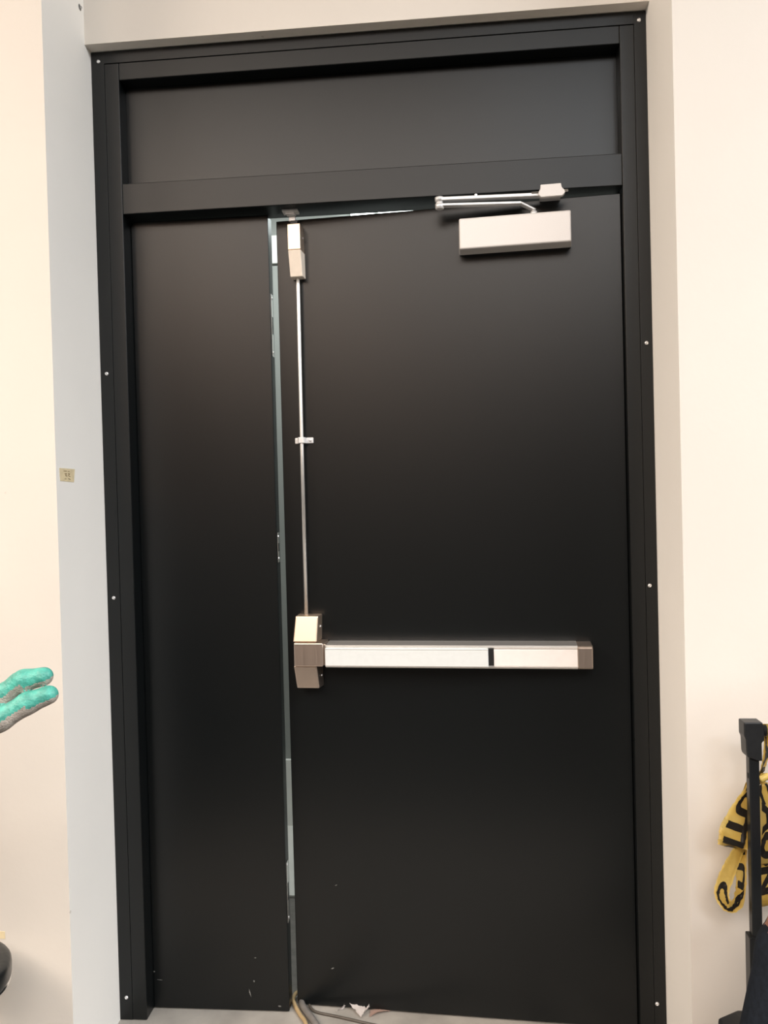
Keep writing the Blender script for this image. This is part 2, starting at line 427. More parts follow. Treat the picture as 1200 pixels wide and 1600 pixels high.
obj('latch_case_upper', box(-.9345, -.8975, -.0450, 0, 2.2215, 2.2960, .0018), 'nickel', tl)
obj('latch_case_lower', hexa([(-.9330, 0, 2.1470), (-.8955, 0, 2.1470), (-.8965, -.0330, 2.1475), (-.9330, -.0330, 2.1475), (-.9345, 0, 2.2213), (-.8960, 0, 2.2213), (-.8975, -.0450, 2.2213), (-.9345, -.0450, 2.2213)], .002), 'latchpale', tl)
obj('latch_gap_shade', box(-.9290, -.9090, -.0300, -.002, 2.2950, 2.3100, .001), 'dark', tl)  # dark block standing for the shaded gap below the bolt
obj('latch_bolt', box(-.9330, -.9140, -.0330, -.012, 2.3085, 2.3215, .0015), 'clip', tl)
obj('latch_screw', lathe([(.003, 0), (.0026, .0012), (.001, .0016)], 10, origin=(-.8972, -.015, 2.262), axis='x'), 'zinc', tl)

# ------------------------------------------------------------------ door closer (body on the leaf, shoe on the frame)
dc = empty('door_closer', (0.487, 0.022, 0.0), math.radians(-3.9))
tag(dc, 'silver overhead door closer with folded arm at top right of the door', 'door closer')
cv = obj('cover', hexa([(-.4470, -.0012, 2.1830), (-.1375, -.0012, 2.1830), (-.1415, -.0580, 2.1830), (-.4430, -.0580, 2.1830), (-.4470, -.0012, 2.2680), (-.1375, -.0012, 2.2680), (-.1415, -.0580, 2.2680), (-.4430, -.0580, 2.2680)], .004, 3), 'closer', dc)
obj('back_plate', box(-.4490, -.1355, -.0011, -.0002, 2.1815, 2.2690), 'tube_black', dc)
obj('spindle', lathe([(.009, 2.2675), (.009, 2.280), (.0055, 2.281), (.0055, 2.2885)], 16, origin=(-.2385, -.030, 0)), 'arm', dc, True)
ca, sa = math.cos(math.radians(3.9)), math.sin(math.radians(3.9))


def to_leaf(p):     # world -> leaf-local (rotation by -3.9 deg about z at the hinge)
    x, y = p[0] - .487, p[1] - .022
    return (x * ca - y * sa, x * sa + y * ca, p[2])


elb = to_leaf((-0.011, -0.012, 2.311))
sho = to_leaf((0.292, -0.004, 2.312))


def bar(p, q, w, t, bev=.0015):
    p, q = Vector(p), Vector(q); d = (q - p).normalized(); s = d.cross(Vector((0, 0, 1))).normalized() * w / 2; u = Vector((0, 0, t / 2))
    return hexa([p - s - u, p + s - u, q + s - u, q - s - u, p - s + u, p + s + u, q + s + u, q - s + u], bev)


E1 = Vector(elb)
obj('forearm', bar((E1.x, E1.y, E1.z + .0085), (sho[0] - .005, sho[1], 2.3185), .022, .009), 'arm', dc)
obj('forearm_screw', lathe([(.004, 0), (.004, .006), (.002, .007)], 10, origin=tuple(E1 * .67 + Vector(sho) * .33 + Vector((0, 0, .0125)))), 'zinc', dc)
spn = Vector((-.2385, -.030, 2.283))
k1 = E1 + (spn - E1) * .86; k1.z = E1.z - .0085 + .001
ma = bar((E1.x, E1.y, E1.z - .0075), k1, .020, .007)
ma = join(ma, bar(k1, (spn.x, spn.y, 2.2845), .020, .006))
obj('main_arm', ma, 'arm', dc)
obj('elbow_joint', lathe([(.008, -.018), (.012, -.0155), (.012, -.003), (.0095, -.002), (.0095, .003), (.0125, .0035), (.0125, .0145), (.009, .016)], 18, origin=tuple(E1)), 'arm', dc, True)
so = Vector(sho)
sx = so.x
obj('shoe', prism([(sx - .0275, 2.3400), (sx + .0265, 2.3400), (sx + .0285, 2.3290), (sx + .0365, 2.3200), (sx + .0365, 2.3130), (sx + .030, 2.3060), (sx - .027, 2.3060), (sx - .0335, 2.3130), (sx - .0335, 2.3200), (sx - .0285, 2.3290)], 1, so.y - .024, so.y - .012, .0015), 'closer', dc)
obj('shoe_bracket', box(sx - .028, sx + .028, so.y - .012, so.y + .055, 2.3165, 2.3225, .001), 'arm', dc)
obj('shoe_pin', tube([(sx - .052, so.y - .014, 2.3225), (sx + .046, so.y - .014, 2.3225)], .0035, 10), 'chrome', dc)
obj('shoe_nut', lathe([(.008, 2.3115), (.009, 2.3125), (.009, 2.3165)], 6, origin=(sx, so.y - .005, 0)), 'zinc', dc)

# ------------------------------------------------------------------ tape scraps and a nail on the walls
tp = empty('masking_tape_label', (XL, -.2165, 1.583)); tag(tp, 'small tan tape square with faint scribble on left side return', 'tape')
obj('tape_piece', hexa([(.0002, -.0395, -.0160), (.0002, .0345, -.0180), (.0008, .0345, -.0180), (.0008, -.0395, -.0160), (.0002, -.0420, .0170), (.0002, .0410, .0170), (.0008, .0410, .0170), (.0008, -.0420, .0170)]), 'masking', tp)
ink = bmesh.new()
for (a, b) in (((-.020, .010), (-.004, .0105)), ((.002, .010), (.010, .010)), ((-.016, .003), (-.006, .004)), ((-.006, .004), (-.012, -.001)), ((-.012, -.001), (-.004, -.003)), ((.002, .004), (.011, .003)), ((.011, .003), (.004, -.001)), ((.004, -.001), (.013, -.004)), ((-.016, -.010), (-.008, -.010)), ((.004, -.009), (.014, -.011))):
    ink = tube([(.0012, a[0], a[1]), (.0012, b[0], b[1])], .0008, 6, ink)
obj('scribble', ink, 'ink', tp)
t2 = obj('masking_tape_strip', box(-1.26, -1.1735, -.2758, -.2750, .389, .4085, .0002, 1), 'masking')
tag(t2, 'short tan tape strip on left wall above the black stool', 'tape')
nl = empty('wall_hook', (XL + .0, -.06, 2.893)); tag(nl, 'tiny greyish nail stub in the wall above the frame corner', 'nail')
obj('nail_shaft', lathe([(.0022, 0), (.0022, .004), (.0035, .0045), (.003, .0055)], 10, axis='x'), 'zinc', nl)
obj('plaster_chip', lathe([(.009, 0), (.006, .0012), (.002, .002)], 9, axis='x'), 'scuff', nl)

# ------------------------------------------------------------------ things on the floor
c1 = obj('tan_cable', tube(catmull([(-.30, .26, .006), (-.42, .215, .006), (-.495, .15, .006), (-.508, .118, .006), (-.499, .085, .006), (-.474, .040, .006), (-.450, .002, .006), (-.425, -.08, .006), (-.40, -.30, .006)], 8), .0058, 10), 'tan_cable', smooth=True)
tag(c1, 'thin tan cable running out through the door gap on the floor', 'cable')
c2 = obj('grey_cable', tube(catmull([(-.28, .215, .010), (-.40, .180, .010), (-.468, .140, .010), (-.481, .108, .010), (-.473, .075, .010), (-.449, .037, .010), (-.424, .000, .010), (-.395, -.06, .010), (-.350, -.28, .010)], 8), .0095, 12), 'grey_cable', smooth=True)
tag(c2, 'thick grey cable beside the tan one in the door gap', 'cable')
c3 = obj('brown_cable', tube(catmull([(-.458, .098, .004), (-.447, .072, .004), (-.425, .054, .004), (-.36, .037, .004), (-.28, .014, .004), (-.16, -.02, .004), (-.02, -.09, .004)], 8), .0038, 8), 'dark_cable', smooth=True)
tag(c3, 'thin dark brown wire curving away to the right on the floor', 'cable')


def ribbon(keys, n=8, m=6, crumple=0.0, thick=.0006, seed=1):
    """keys: (center xyz, half-width vector xyz); returns bm, and the evaluator arrays"""
    rnd = random.Random(seed)
    C = catmull([k[0] for k in keys], n); Wv = catmull([k[1] for k in keys], n)
    b = bmesh.new(); rows = []
    for i, (c, w) in enumerate(zip(C, Wv)):
        row = []
        for j in range(m + 1):
            v = -1 + 2 * j / m
            p = c + w * v
            row.append(p + np.array([rnd.uniform(-1, 1) for _ in range(3)]) * crumple)
        rows.append(row)
    vs = [[b.verts.new(p) for p in r] for r in rows]
    for a, c in zip(vs, vs[1:]):
        for j in range(m):
            b.faces.new((a[j], a[j + 1], c[j + 1], c[j]))
    r = bmesh.ops.solidify(b, geom=list(b.faces), thickness=thick)
    return b, C, Wv, rows


ps = empty('paper_scrap', (-.30, .055, 0)); tag(ps, 'crumpled white paper strip lying at the foot of the door', 'paper')
bm, *_ = ribbon([((-.062, .012, .004), (.010, .006, .001)), ((-.050, .022, .010), (.009, .007, .003)), ((-.038, .034, .024), (.002, .010, .004)), ((-.018, .022, .016), (.001, .010, .006)), ((.000, .010, .010), (.004, .016, .004)), ((.014, .000, .008), (.008, .014, .004)), ((.026, .020, .022), (.006, .010, .008)), ((.034, .030, .014), (.004, .008, .003))], 5, 4, .0018, .0008, 5)
obj('paper_strip', bm, 'paper', ps, True)
pk = empty('tape_scrap', (-.235, .058, 0)); tag(pk, 'short pinkish strip lying right of the crumpled white paper', 'tape')
bm, *_ = ribbon([((-.036, .000, .003), (0, .014, .002)), ((-.010, .012, .007), (.002, .014, -.002)), ((.020, .022, .005), (.002, .010, .001)), ((.046, .030, .002), (.002, .005, .000))], 5, 4, .0010, .0008, 6)
obj('tape_strip', bm, 'pink', pk, True)

# ------------------------------------------------------------------ stool at the left
sl = empty('padded_stool', (-1.222, -.46, 0)); tag(sl, 'black padded stool with chrome legs at the lower left wall', 'stool')
SH = -.072
obj('seat', lathe([(.10, .434 + SH), (.143, .436 + SH), (.1480, .441 + SH), (.1500, .450 + SH), (.1505, .460 + SH), (.1510, .472 + SH), (.1500, .480 + SH), (.1460, .486 + SH), (.135, .4895 + SH), (.05, .491 + SH)], 48), 'vinyl', sl, True)
obj('seat_rim', lathe([(.130, .4345 + SH), (.1490, .4355 + SH), (.1505, .4400 + SH), (.1485, .4450 + SH), (.130, .4460 + SH)], 48), 'chrome', sl, True)
for k in range(4):
    a = math.radians(-12 + 90 * k); c, s = math.cos(a), math.sin(a)
    pth = catmull([(.136 * c, .136 * s, .438 + SH), (.134 * c, .134 * s, .420 + SH), (.124 * c, .124 * s, .396 + SH), (.106 * c, .106 * s, .372 + SH), (.096 * c, .096 * s, .33 + SH), (.108 * c, .108 * s, .14), (.140 * c, .140 * s, .012)], 6)
    lg = obj('leg', tube(pth, .0075, 12), 'chrome', sl, True)
    obj('foot_cap', lathe([(.012, 0), (.013, .004), (.012, .022), (.009, .024)], 14, origin=(.1405 * c, .1405 * s, 0)), 'plastic_black', lg, True)
rg_ = [(.102 * math.cos(2 * math.pi * i / 40), .102 * math.sin(2 * math.pi * i / 40), .17) for i in range(41)]
obj('foot_ring', tube(rg_, .006, 10), 'chrome', sl, True)

# ------------------------------------------------------------------ hand truck at the right
ht = empty('hand_truck', (0, 0, 0)); tag(ht, 'black telescopic hand truck standing against the right wall', 'hand truck')
UY = -.36
for s, x in ((1, .6674), (-1, 1.067)):
    up = obj('upright', box(x - .0112, x + .0112, UY - .011, UY + .011, .44, .905, .0025), 'tube_black', ht)
    obj('sleeve', box(x - .0150 - .004, x + .0150, UY - .016, UY + .016, .06, .487, .003), 'tube_black', ht)
    jn = obj('handle_joint', prism([(x - s * .0235, .976), (x + s * .017, .976), (x + s * .0195, .962), (x + s * .0205, .935), (x + s * .0145, .930), (x + s * .0150, .889), (x + s * .006, .889), (x - s * .0165, .897), (x - s * .0190, .905), (x - s * .0200, .937), (x - s * .0235, .945)], 1, UY - .0185, UY + .0185, .0025), 'plastic_black', ht)
    obj('lock_button', box(x - .0125, x - .0105, UY - .004, UY + .004, .845, .857, .0008, 1), 'dark', up)
    wh = obj('wheel', lathe([(.020, -.016), (.042, -.016), (.050, -.009), (.050, .009), (.042, .016), (.020, .016)], 28, origin=(x + s * .060, UY + .058, .050), axis='x'), 'plastic_black', ht, True)
    obj('wheel_hub', lathe([(.018, -.018), (.018, .018)], 20, origin=(x + s * .060, UY + .058, .050), axis='x'), 'alu', wh)
obj('handle_bar', tube([(.680, UY, .953), (.87, UY, .953), (1.055, UY, .953)], .0125, 16), 'plastic_black', ht, True)
obj('axle', tube([(.70, UY + .058, .050), (1.035, UY + .058, .050)], .008, 12), 'alu', ht)
for z in (.12, .28, .46):
    obj('cross_brace', box(.682, 1.050, UY - .006, UY + .006, z - .011, z + .011, .002), 'tube_black', ht)
obj('toe_plate', box(.69, 1.045, UY - .02, UY + .012, .008, .016, .002), 'alu', ht)

# hard case in front of it
hc = empty('tool_case', (0, 0, 0)); tag(hc, 'dark hard case with sloping corner below the yellow tape', 'case')
obj('case_body', prism([(.5685, .0), (.88, .0), (.88, .325), (.855, .3345), (.612, .3345), (.5685, .3140)], 1, -.488, -.392, .006), 'plastic_black', hc)
obj('case_seam', prism([(.5670, .004), (.8815, .004), (.8815, .326), (.856, .3360), (.6115, .3360), (.5670, .3148)], 1, -.442, -.438), 'tube_black', hc)
obj('case_handle', tube(catmull([(.70, -.44, .333), (.705, -.44, .352), (.72, -.44, .358), (.78, -.44, .358), (.795, -.44, .352), (.80, -.44, .333)], 5), .009, 10), 'plastic_black', hc, True)


# ------------------------------------------------------------------ yellow and black barrier tape hanging on the hand truck
def text_mesh(word, height=1.0):
    cu = bpy.data.curves.new('lettering', 'FONT'); cu.body = word; cu.size = 1.0; cu.offset = 0.05
    o = bpy.data.objects.new('lettering', cu); COL.objects.link(o)
    dg = bpy.context.evaluated_depsgraph_get()
    me = bpy.data.meshes.new_from_object(o.evaluated_get(dg))
    bpy.data.objects.remove(o); bpy.data.curves.remove(cu)
    b = bmesh.new(); b.from_mesh(me); bpy.data.meshes.remove(me)
    xs = [v.co.x for v in b.verts]; ys = [v.co.y for v in b.verts]
    x0, x1, y0, y1 = min(xs), max(xs), min(ys), max(ys)
    for v in b.verts:
        v.co.x = (v.co.x - x0) / (y1 - y0); v.co.y = (v.co.y - y0) / (y1 - y0); v.co.z = 0
    return b, (x1 - x0) / (y1 - y0)


def loop(name, keys, parent, seed, u_off=0.0, crumple=.0012):
    bm, C, Wv, rows = ribbon(keys, 8, 6, crumple, .0004, seed)
    o = obj(name, bm, 'tapeY', parent, True)
    # lettering follows the film: u along the path (metres), v across
    L = [0.0]
    for a, c in zip(C, C[1:]): L.append(L[-1] + float(np.linalg.norm(c - a)))
    tb, ratio = text_mesh('CAUTION')
    lh = .072                                          # letter height in metres
    bmu = bmesh.new()
    pos = -u_off
    while pos < L[-1]:
        me = bpy.data.meshes.new('t'); tb.to_mesh(me)
        b2 = bmesh.new(); b2.from_mesh(me); bpy.data.meshes.remove(me)
        for v in b2.verts:
            v.co.x = v.co.x * lh * 1.0 + pos; v.co.y = -.70 + v.co.y * 1.40
        join(bmu, b2)
        pos += ratio * lh * 1.0 + .09
    tb.free()
    for side, cut in ((0, 0.0), (1, L[-1])):
        bmesh.ops.bisect_plane(bmu, geom=list(bmu.verts) + list(bmu.edges) + list(bmu.faces), plane_co=(cut, 0, 0), plane_no=(-1 if side == 0 else 1, 0, 0), clear_outer=True)
    for s in L[1:-1]:
        bmesh.ops.bisect_plane(bmu, geom=list(bmu.verts) + list(bmu.edges) + list(bmu.faces), plane_co=(s, 0, 0), plane_no=(1, 0, 0))
    for q in (-.667, -.333, 0, .333, .667):
        bmesh.ops.bisect_plane(bmu, geom=list(bmu.verts) + list(bmu.edges) + list(bmu.faces), plane_co=(0, q, 0), plane_no=(0, 1, 0))
    R = np.array(rows); nR = len(R)
    def ev(u, v):
        i = min(max(np.searchsorted(L, u) - 1, 0), nR - 2); t = (u - L[i]) / max(L[i + 1] - L[i], 1e-9); t = min(max(t, 0), 1)
        q = (v + 1) / 2 * 6; j = min(int(q), 5); s = q - j
        return (R[i, j] * (1 - t) * (1 - s) + R[i + 1, j] * t * (1 - s) + R[i, j + 1] * (1 - t) * s + R[i + 1, j + 1] * t * s)
    nrm = []
    for v in bmu.verts:
        u, q = v.co.x, v.co.y
        p = ev(u, q); du = ev(min(u + .004, L[-1]), q) - ev(max(u - .004, 0), q); dv = ev(u, q + .05) - ev(u, q - .05)
        n = np.cross(du, dv); nrm.append(Vector(n / (np.linalg.norm(n) + 1e-9)))
        v.co = Vector(p)
    # printed on both faces of the film
    me = bpy.data.meshes.new('t'); bmu.to_mesh(me)
    b2 = bmesh.new(); b2.from_mesh(me); bpy.data.meshes.remove(me)
    for v, n in zip(bmu.verts, nrm): v.co += n * .0009
    for v, n in zip(b2.verts, nrm): v.co -= n * .0009
    join(bmu, b2)
    pr = obj('lettering', bmu, 'tapeK', o); pr['kind'] = 'stuff'
    return o


ct = empty('barrier_tape', (0.70, UY + .03, 0.953)); tag(ct, 'yellow and black barrier tape hanging in loops on the hand truck', 'tape')
ORG = np.array([0.70, UY + .03, 0.953])


def K(x, y, z, wx, wy, wz):
    return (np.array([x, y, z]) - ORG, np.array([wx, wy, wz]))


knot = (.690, -.318, .835)
# wrap round the handle bar
wrap = []
for k in range(13):
    a = 2 * math.pi * k / 12
    wrap.append(K(.6985 + .0006 * k, UY + .0145 * math.sin(a), .953 + .0145 * math.cos(a), .0085 if k else .0085, 0, 0))
bm, *_ = ribbon(wrap, 3, 2, .0003, .0006, 3); obj('tape_wrap', bm, 'tapeY', ct, True)
loop('tape_strand', [K(.709, UY + .0150, .950, .012, .0, 0), K(.7085, -.338, .905, .010, .004, 0), K(.704, -.325, .860, .008, .006, 0), K(.699, -.318, .835, .010, .006, 0), K(.703, -.316, .815, .014, .006, 0)], ct, 11, .03)
loop('tape_loop', [K(.690, -.322, .838, .010, .004, -.004), K(.678, -.322, .806, .014, .004, -.008), K(.660, -.322, .765, .022, .002, -.011), K(.642, -.325, .715, .033, .000, -.013), K(.634, -.322, .678, .032, -.006, -.008), K(.636, -.304, .664, .026, -.008, .000), K(.648, -.294, .690, .024, .000, -.008), K(.664, -.294, .745, .016, .004, -.008), K(.684, -.304, .815, .010, .004, -.006)], ct, 21, .085)
loop('tape_loop', [K(.690, -.312, .810, .008, .006, .000), K(.672, -.308, .700, .012, .006, -.003), K(.646, -.306, .645, .014, .004, -.007), K(.620, -.308, .590, .016, .000, -.008), K(.611, -.308, .552, .016, -.003, .004), K(.626, -.304, .522, .005, -.003, .015), K(.650, -.298, .528, -.009, .000, .013), K(.661, -.292, .575, -.010, .004, .003), K(.662, -.292, .650, -.012, .005, -.002), K(.680, -.300, .770, -.008, .005, -.002)], ct, 31, .255)
loop('tape_loop', [K(.700, -.330, .820, .016, .004, .004), K(.708, -.340, .760, .022, .004, .004), K(.706, -.345, .700, .026, .002, .004), K(.702, -.345, .655, .024, .000, .006), K(.712, -.330, .640, .022, .004, .000), K(.722, -.318, .700, .018, .006, -.004), K(.714, -.318, .790, .012, .006, -.004)], ct, 41, .02)
loop('tape_loop', [K(.704, -.312, .800, .012, .004, .004), K(.712, -.308, .690, .020, .004, .004), K(.712, -.310, .590, .024, .002, .004), K(.712, -.306, .535, .024, .000, .006), K(.724, -.296, .530, .022, .004, .000), K(.736, -.294, .620, .018, .006, -.004), K(.720, -.302, .780, .012, .006, -.004)], ct, 51, .16)
kb = tube(catmull([(-.012, -.012 + .012, -.112), (-.022, .004, -.120), (-.012, .016, -.126), (.006, .012, -.120), (.008, -.002, -.114), (-.008, -.004, -.122)], 6), .0075, 8)
obj('tape_knot', kb, 'tapeY', ct, True)


# ------------------------------------------------------------------ people: one continuous surface each, from smooth-joined tapered limbs
def sdf_surface(prims, k, res, pad=.03):
    """prims: (a, b, ra, rb, id) round cones; returns verts, quads, per-face id"""
    A = np.array([p[0] for p in prims], float); B = np.array([p[1] for p in prims], float)
    rm = max(max(p[2], p[3]) for p in prims)
    lo = np.minimum(A.min(0), B.min(0)) - rm - pad; hi = np.maximum(A.max(0), B.max(0)) + rm + pad
    n = np.ceil((hi - lo) / res).astype(int) + 1
    g = np.stack(np.meshgrid(*[lo[i] + res * np.arange(n[i]) for i in range(3)], indexing='ij'), -1).astype(np.float32)

    def dist(P, a, b, ra, rb):
        a = np.array(a, np.float32); b = np.array(b, np.float32)
        ba = b - a; l2 = float(ba @ ba) + 1e-9
        t = np.clip(((P - a) @ ba) / l2, 0, 1)
        return np.linalg.norm(P - a - t[..., None] * ba, axis=-1) - (ra + (rb - ra) * t)
    F = None
    for a, b, ra, rb, _ in prims:
        d = dist(g, a, b, ra, rb)
        if F is None: F = d
        else:
            h = np.clip(.5 + .5 * (F - d) / k, 0, 1)
            F = F * (1 - h) + d * h - k * h * (1 - h)
    cn = n - 1
    acc = np.zeros((*cn, 3), np.float32); cnt = np.zeros(tuple(cn), np.float32)
    sl0 = lambda o: tuple(slice(o[i], o[i] + cn[i]) for i in range(3))
    corners = [(i, j, l) for i in (0, 1) for j in (0, 1) for l in (0, 1)]
    for c in corners:
        for ax in range(3):
            if c[ax]: continue
            c2 = list(c); c2[ax] = 1
            f0, f1 = F[sl0(c)], F[sl0(c2)]
            m = (f0 < 0) != (f1 < 0)
            t = np.where(m, f0 / (f0 - f1 + 1e-12), 0)
            p = np.zeros((*cn, 3), np.float32)
            for i in range(3): p[..., i] = c[i]
            p[..., ax] = t
            acc += p * m[..., None]; cnt += m
    act = cnt > 0
    idx = -np.ones(tuple(cn), int); idx[act] = np.arange(act.sum())
    base = np.stack(np.nonzero(act), -1)
    V = lo + res * (base + acc[act] / cnt[act][:, None])
    quads = []
    for ax in range(3):
        o1, o2 = [(1, 2), (2, 0), (0, 1)][ax]
        s0 = [slice(None)] * 3; s1 = [slice(None)] * 3
        s0[ax] = slice(0, -1); s1[ax] = slice(1, None)
        m = (F[tuple(s0)] < 0) != (F[tuple(s1)] < 0)
        I = np.stack(np.nonzero(m), -1)
        ok = (I[:, o1] > 0) & (I[:, o2] > 0) & (I[:, o1] < cn[o1]) & (I[:, o2] < cn[o2])
        I = I[ok]; inside = F[tuple(I.T)] < 0
        e1 = np.zeros(3, int); e1[o1] = 1; e2 = np.zeros(3, int); e2[o2] = 1
        q = np.stack([idx[tuple((I - e1 - e2).T)], idx[tuple((I - e2).T)], idx[tuple(I.T)], idx[tuple((I - e1).T)]], -1)
        q[~inside] = q[~inside][:, ::-1]
        quads.append(q)
    Q = np.concatenate(quads)
    fc = V[Q].mean(1)
    D = np.stack([dist(fc.astype(np.float32), a, b, ra, rb) for a, b, ra, rb, _ in prims])
    ids = np.array([p[4] for p in prims])[D.argmin(0)]
    return V, Q, ids, fc


def body_obj(name, prims, k, res, mats, parent, face_fn=None, smooth_it=3):
    V, Q, ids, fc = sdf_surface(prims, k, res)
    # relax a little
    nb = np.zeros((len(V), 3)); ct_ = np.zeros(len(V))
    for _ in range(smooth_it):
        nb[:] = 0; ct_[:] = 0
        for a, b in ((0, 1), (1, 2), (2, 3), (3, 0)):
            np.add.at(nb, Q[:, a], V[Q[:, b]]); np.add.at(ct_, Q[:, a], 1)
            np.add.at(nb, Q[:, b], V[Q[:, a]]); np.add.at(ct_, Q[:, b], 1)
        V = V * .5 + .5 * nb / ct_[:, None]
    me = bpy.data.meshes.new(name); me.from_pydata(V.tolist(), [], Q.tolist())
    for m in mats: me.materials.append(M[m])
    if face_fn is not None:
        me.update(); nr = np.zeros(len(Q) * 3); me.polygons.foreach_get('normal', nr)
        ids = face_fn(ids, fc, nr.reshape(-1, 3))
    me.polygons.foreach_set('material_index', ids.astype(np.int32))
    me.polygons.foreach_set('use_smooth', [True] * len(Q))
    me.update()
    o = bpy.data.objects.new(name, me); COL.objects.link(o); o.parent = parent
    return o


def vadd(a, b, s=1.0): return tuple(a[i] + b[i] * s for i in range(3))


def grow(p, c, k=1.1): return tuple(c[i] + (p[i] - c[i]) * k for i in range(3))


def head_prims(c, f, idn):
    """c = head centre, f = facing unit vector (horizontal)"""
    s = (-f[1], f[0], 0)
    P = [(vadd(c, (0, 0, .035)), vadd(vadd(c, (0, 0, .030)), f, -.02), .082, .084, idn),
         (vadd(vadd(c, f, .035), (0, 0, -.055)), vadd(vadd(c, f, .03), (0, 0, .0)), .048, .066, idn),
         (vadd(vadd(c, f, .094), (0, 0, -.012)), vadd(vadd(c, f, .082), (0, 0, .02)), .012, .008, idn),
         (vadd(vadd(c, f, .078), (0, 0, -.052)), vadd(vadd(c, f, .078), (0, 0, -.046)), .012, .012, idn)]
    for g in (-1, 1):
        e = vadd(c, s, g * .080)
        P.append((vadd(e, (0, 0, -.022)), vadd(e, (0, 0, .022)), .010, .013, idn))
    return [(grow(a, c), grow(b, c), ra * 1.1, rb * 1.1, i) for a, b, ra, rb, i in P]


def face_details(c, f, parent):
    s = (-f[1], f[0], 0)
    for g in (-1, 1):
        e = vadd(vadd(vadd(c, f, .078), s, g * .031), (0, 0, .018))
        eye = obj('eye', lathe([(.003, -.010), (.009, -.006), (.0115, 0), (.009, .006), (.003, .010)], 12, origin=grow(e, c)), 'eye', parent, True)
    lp = [vadd(vadd(vadd(c, f, .086), s, -.022), (0, 0, -.050)), vadd(vadd(c, f, .092), (0, 0, -.049)), vadd(vadd(vadd(c, f, .086), s, .022), (0, 0, -.050))]
    obj('lips', tube([grow(q, c) for q in lp], [.003, .005, .003], 8), 'skin', parent, True)
    hp = [(vadd(vadd(c, f, -.030), (0, 0, .045)), vadd(vadd(c, f, .020), (0, 0, .068)), .084, .070, 0), (vadd(vadd(c, f, -.045), (0, 0, -.005)), vadd(vadd(c, f, -.04), (0, 0, .04)), .070, .080, 0)]
    body_obj('hair', [(grow(a, c), grow(b, c), ra * 1.1, rb * 1.1, i) for a, b, ra, rb, i in hp], .02, .008, ['hair'], parent)


def hand_prims(wr_, palm_c, fingers, thumb, idn, r=.0095):
    """wrist, palm centre(s) and finger polylines"""
    P = []
    for fg in fingers:
        P.append((wr_, fg[0], .021, .0125, idn))
    for fg in fingers + [thumb]:
        rr = [r * 1.08, r * 1.0, r * .92, r * .85]
        for i in range(len(fg) - 1):
            P.append((fg[i], fg[i + 1], rr[i], rr[i + 1], idn))
    P.append((wr_, thumb[0], .022, .015, idn))
    return P


# --- person at the left, only the gloved hand reaches into view
p1 = empty('person', (-1.25, -1.15, 0)); tag(p1, 'person at the left edge reaching in a grey glove with teal coated fingers', 'person')
O1 = np.array([-1.25, -1.15, 0])


def rel(p, o): return tuple(float(p[i] - o[i]) for i in range(3))


def R1(x, y, z): return rel((x, y, z), O1)


sh_r, el_r, wr_r = R1(-1.10, -1.28, 1.42), R1(-1.02, -1.30, 1.14), R1(-.785, -1.135, 1.130)
sh_l, el_l, wr_l = R1(-1.33, -.93, 1.42), R1(-1.40, -.84, 1.14), R1(-1.34, -.86, .90)
f1 = (.80, -.60, 0)
hc1 = R1(-1.19, -1.14, 1.665)
pr = [(R1(-1.24, -1.12, .98), R1(-1.25, -1.12, 1.10), .135, .130, 0), (R1(-1.25, -1.12, 1.10), R1(-1.23, -1.11, 1.34), .130, .150, 0),
      (sh_r, sh_l, .075, .075, 0), (R1(-1.22, -1.11, 1.42), R1(-1.20, -1.12, 1.56), .068, .060, 2),
      (sh_r, el_r, .060, .047, 0), (el_r, vadd(wr_r, (-.03, -.02, -.004)), .046, .036, 0),
      (sh_l, el_l, .060, .047, 0), (el_l, wr_l, .046, .036, 0)]
for g, s in ((1, -1), (-1, 1)):
    hip = R1(-1.25 + .06 * g, -1.12 + .075 * s, .94); kn = R1(-1.24 + .075 * g, -1.14 + .085 * s, .50); an = R1(-1.27 + .085 * g, -1.13 + .09 * s, .10)
    pr += [(hip, kn, .088, .062, 1), (kn, an, .060, .045, 1), (vadd(an, (0, 0, -.055)), vadd(an, (.14, -.09, -.062)), .042, .036, 3)]
wl_ = wr_l
pr += head_prims(hc1, f1, 2)
pr += hand_prims(wl_, None, [[vadd(wl_, (.01 * i - .015, -.012 * i + .018, -.085)), vadd(wl_, (.01 * i - .01, -.012 * i + .018, -.120)), vadd(wl_, (.01 * i - .002, -.012 * i + .018, -.150 - .006 * (1 if i in (1, 2) else 0)))] for i in range(4)], [vadd(wl_, (.030, -.020, -.050)), vadd(wl_, (.042, -.028, -.085))], 2)
body1 = body_obj('body', pr, .022, .011, ['grey_shirt', 'navy', 'skin', 'shoe'], p1)
face_details(hc1, f1, p1)

# right glove: palm turned up, fingers pointing right into the picture
wr_g = wr_r
FG = [  # index, middle, ring, little
    [R1(-.700, -1.128, 1.168), R1(-.655, -1.118, 1.193), R1(-.620, -1.108, 1.2135), R1(-.5910, -1.102, 1.2240)],
    [R1(-.700, -1.098, 1.184), R1(-.668, -1.092, 1.2200), R1(-.636, -1.088, 1.2420), R1(-.6065, -1.086, 1.2475)],
    [R1(-.708, -1.074, 1.184), R1(-.684, -1.064, 1.214), R1(-.660, -1.058, 1.2320), R1(-.640, -1.055, 1.2380)],
    [R1(-.720, -1.054, 1.178), R1(-.702, -1.042, 1.200), R1(-.684, -1.036, 1.2140), R1(-.672, -1.033, 1.2180)],
]
TH = [R1(-.745, -1.160, 1.158), R1(-.718, -1.176, 1.182), R1(-.700, -1.178, 1.206)]
gp = [(vadd(wr_g, (-.055, -.030, -.004)), wr_g, .037, .032, 0)]
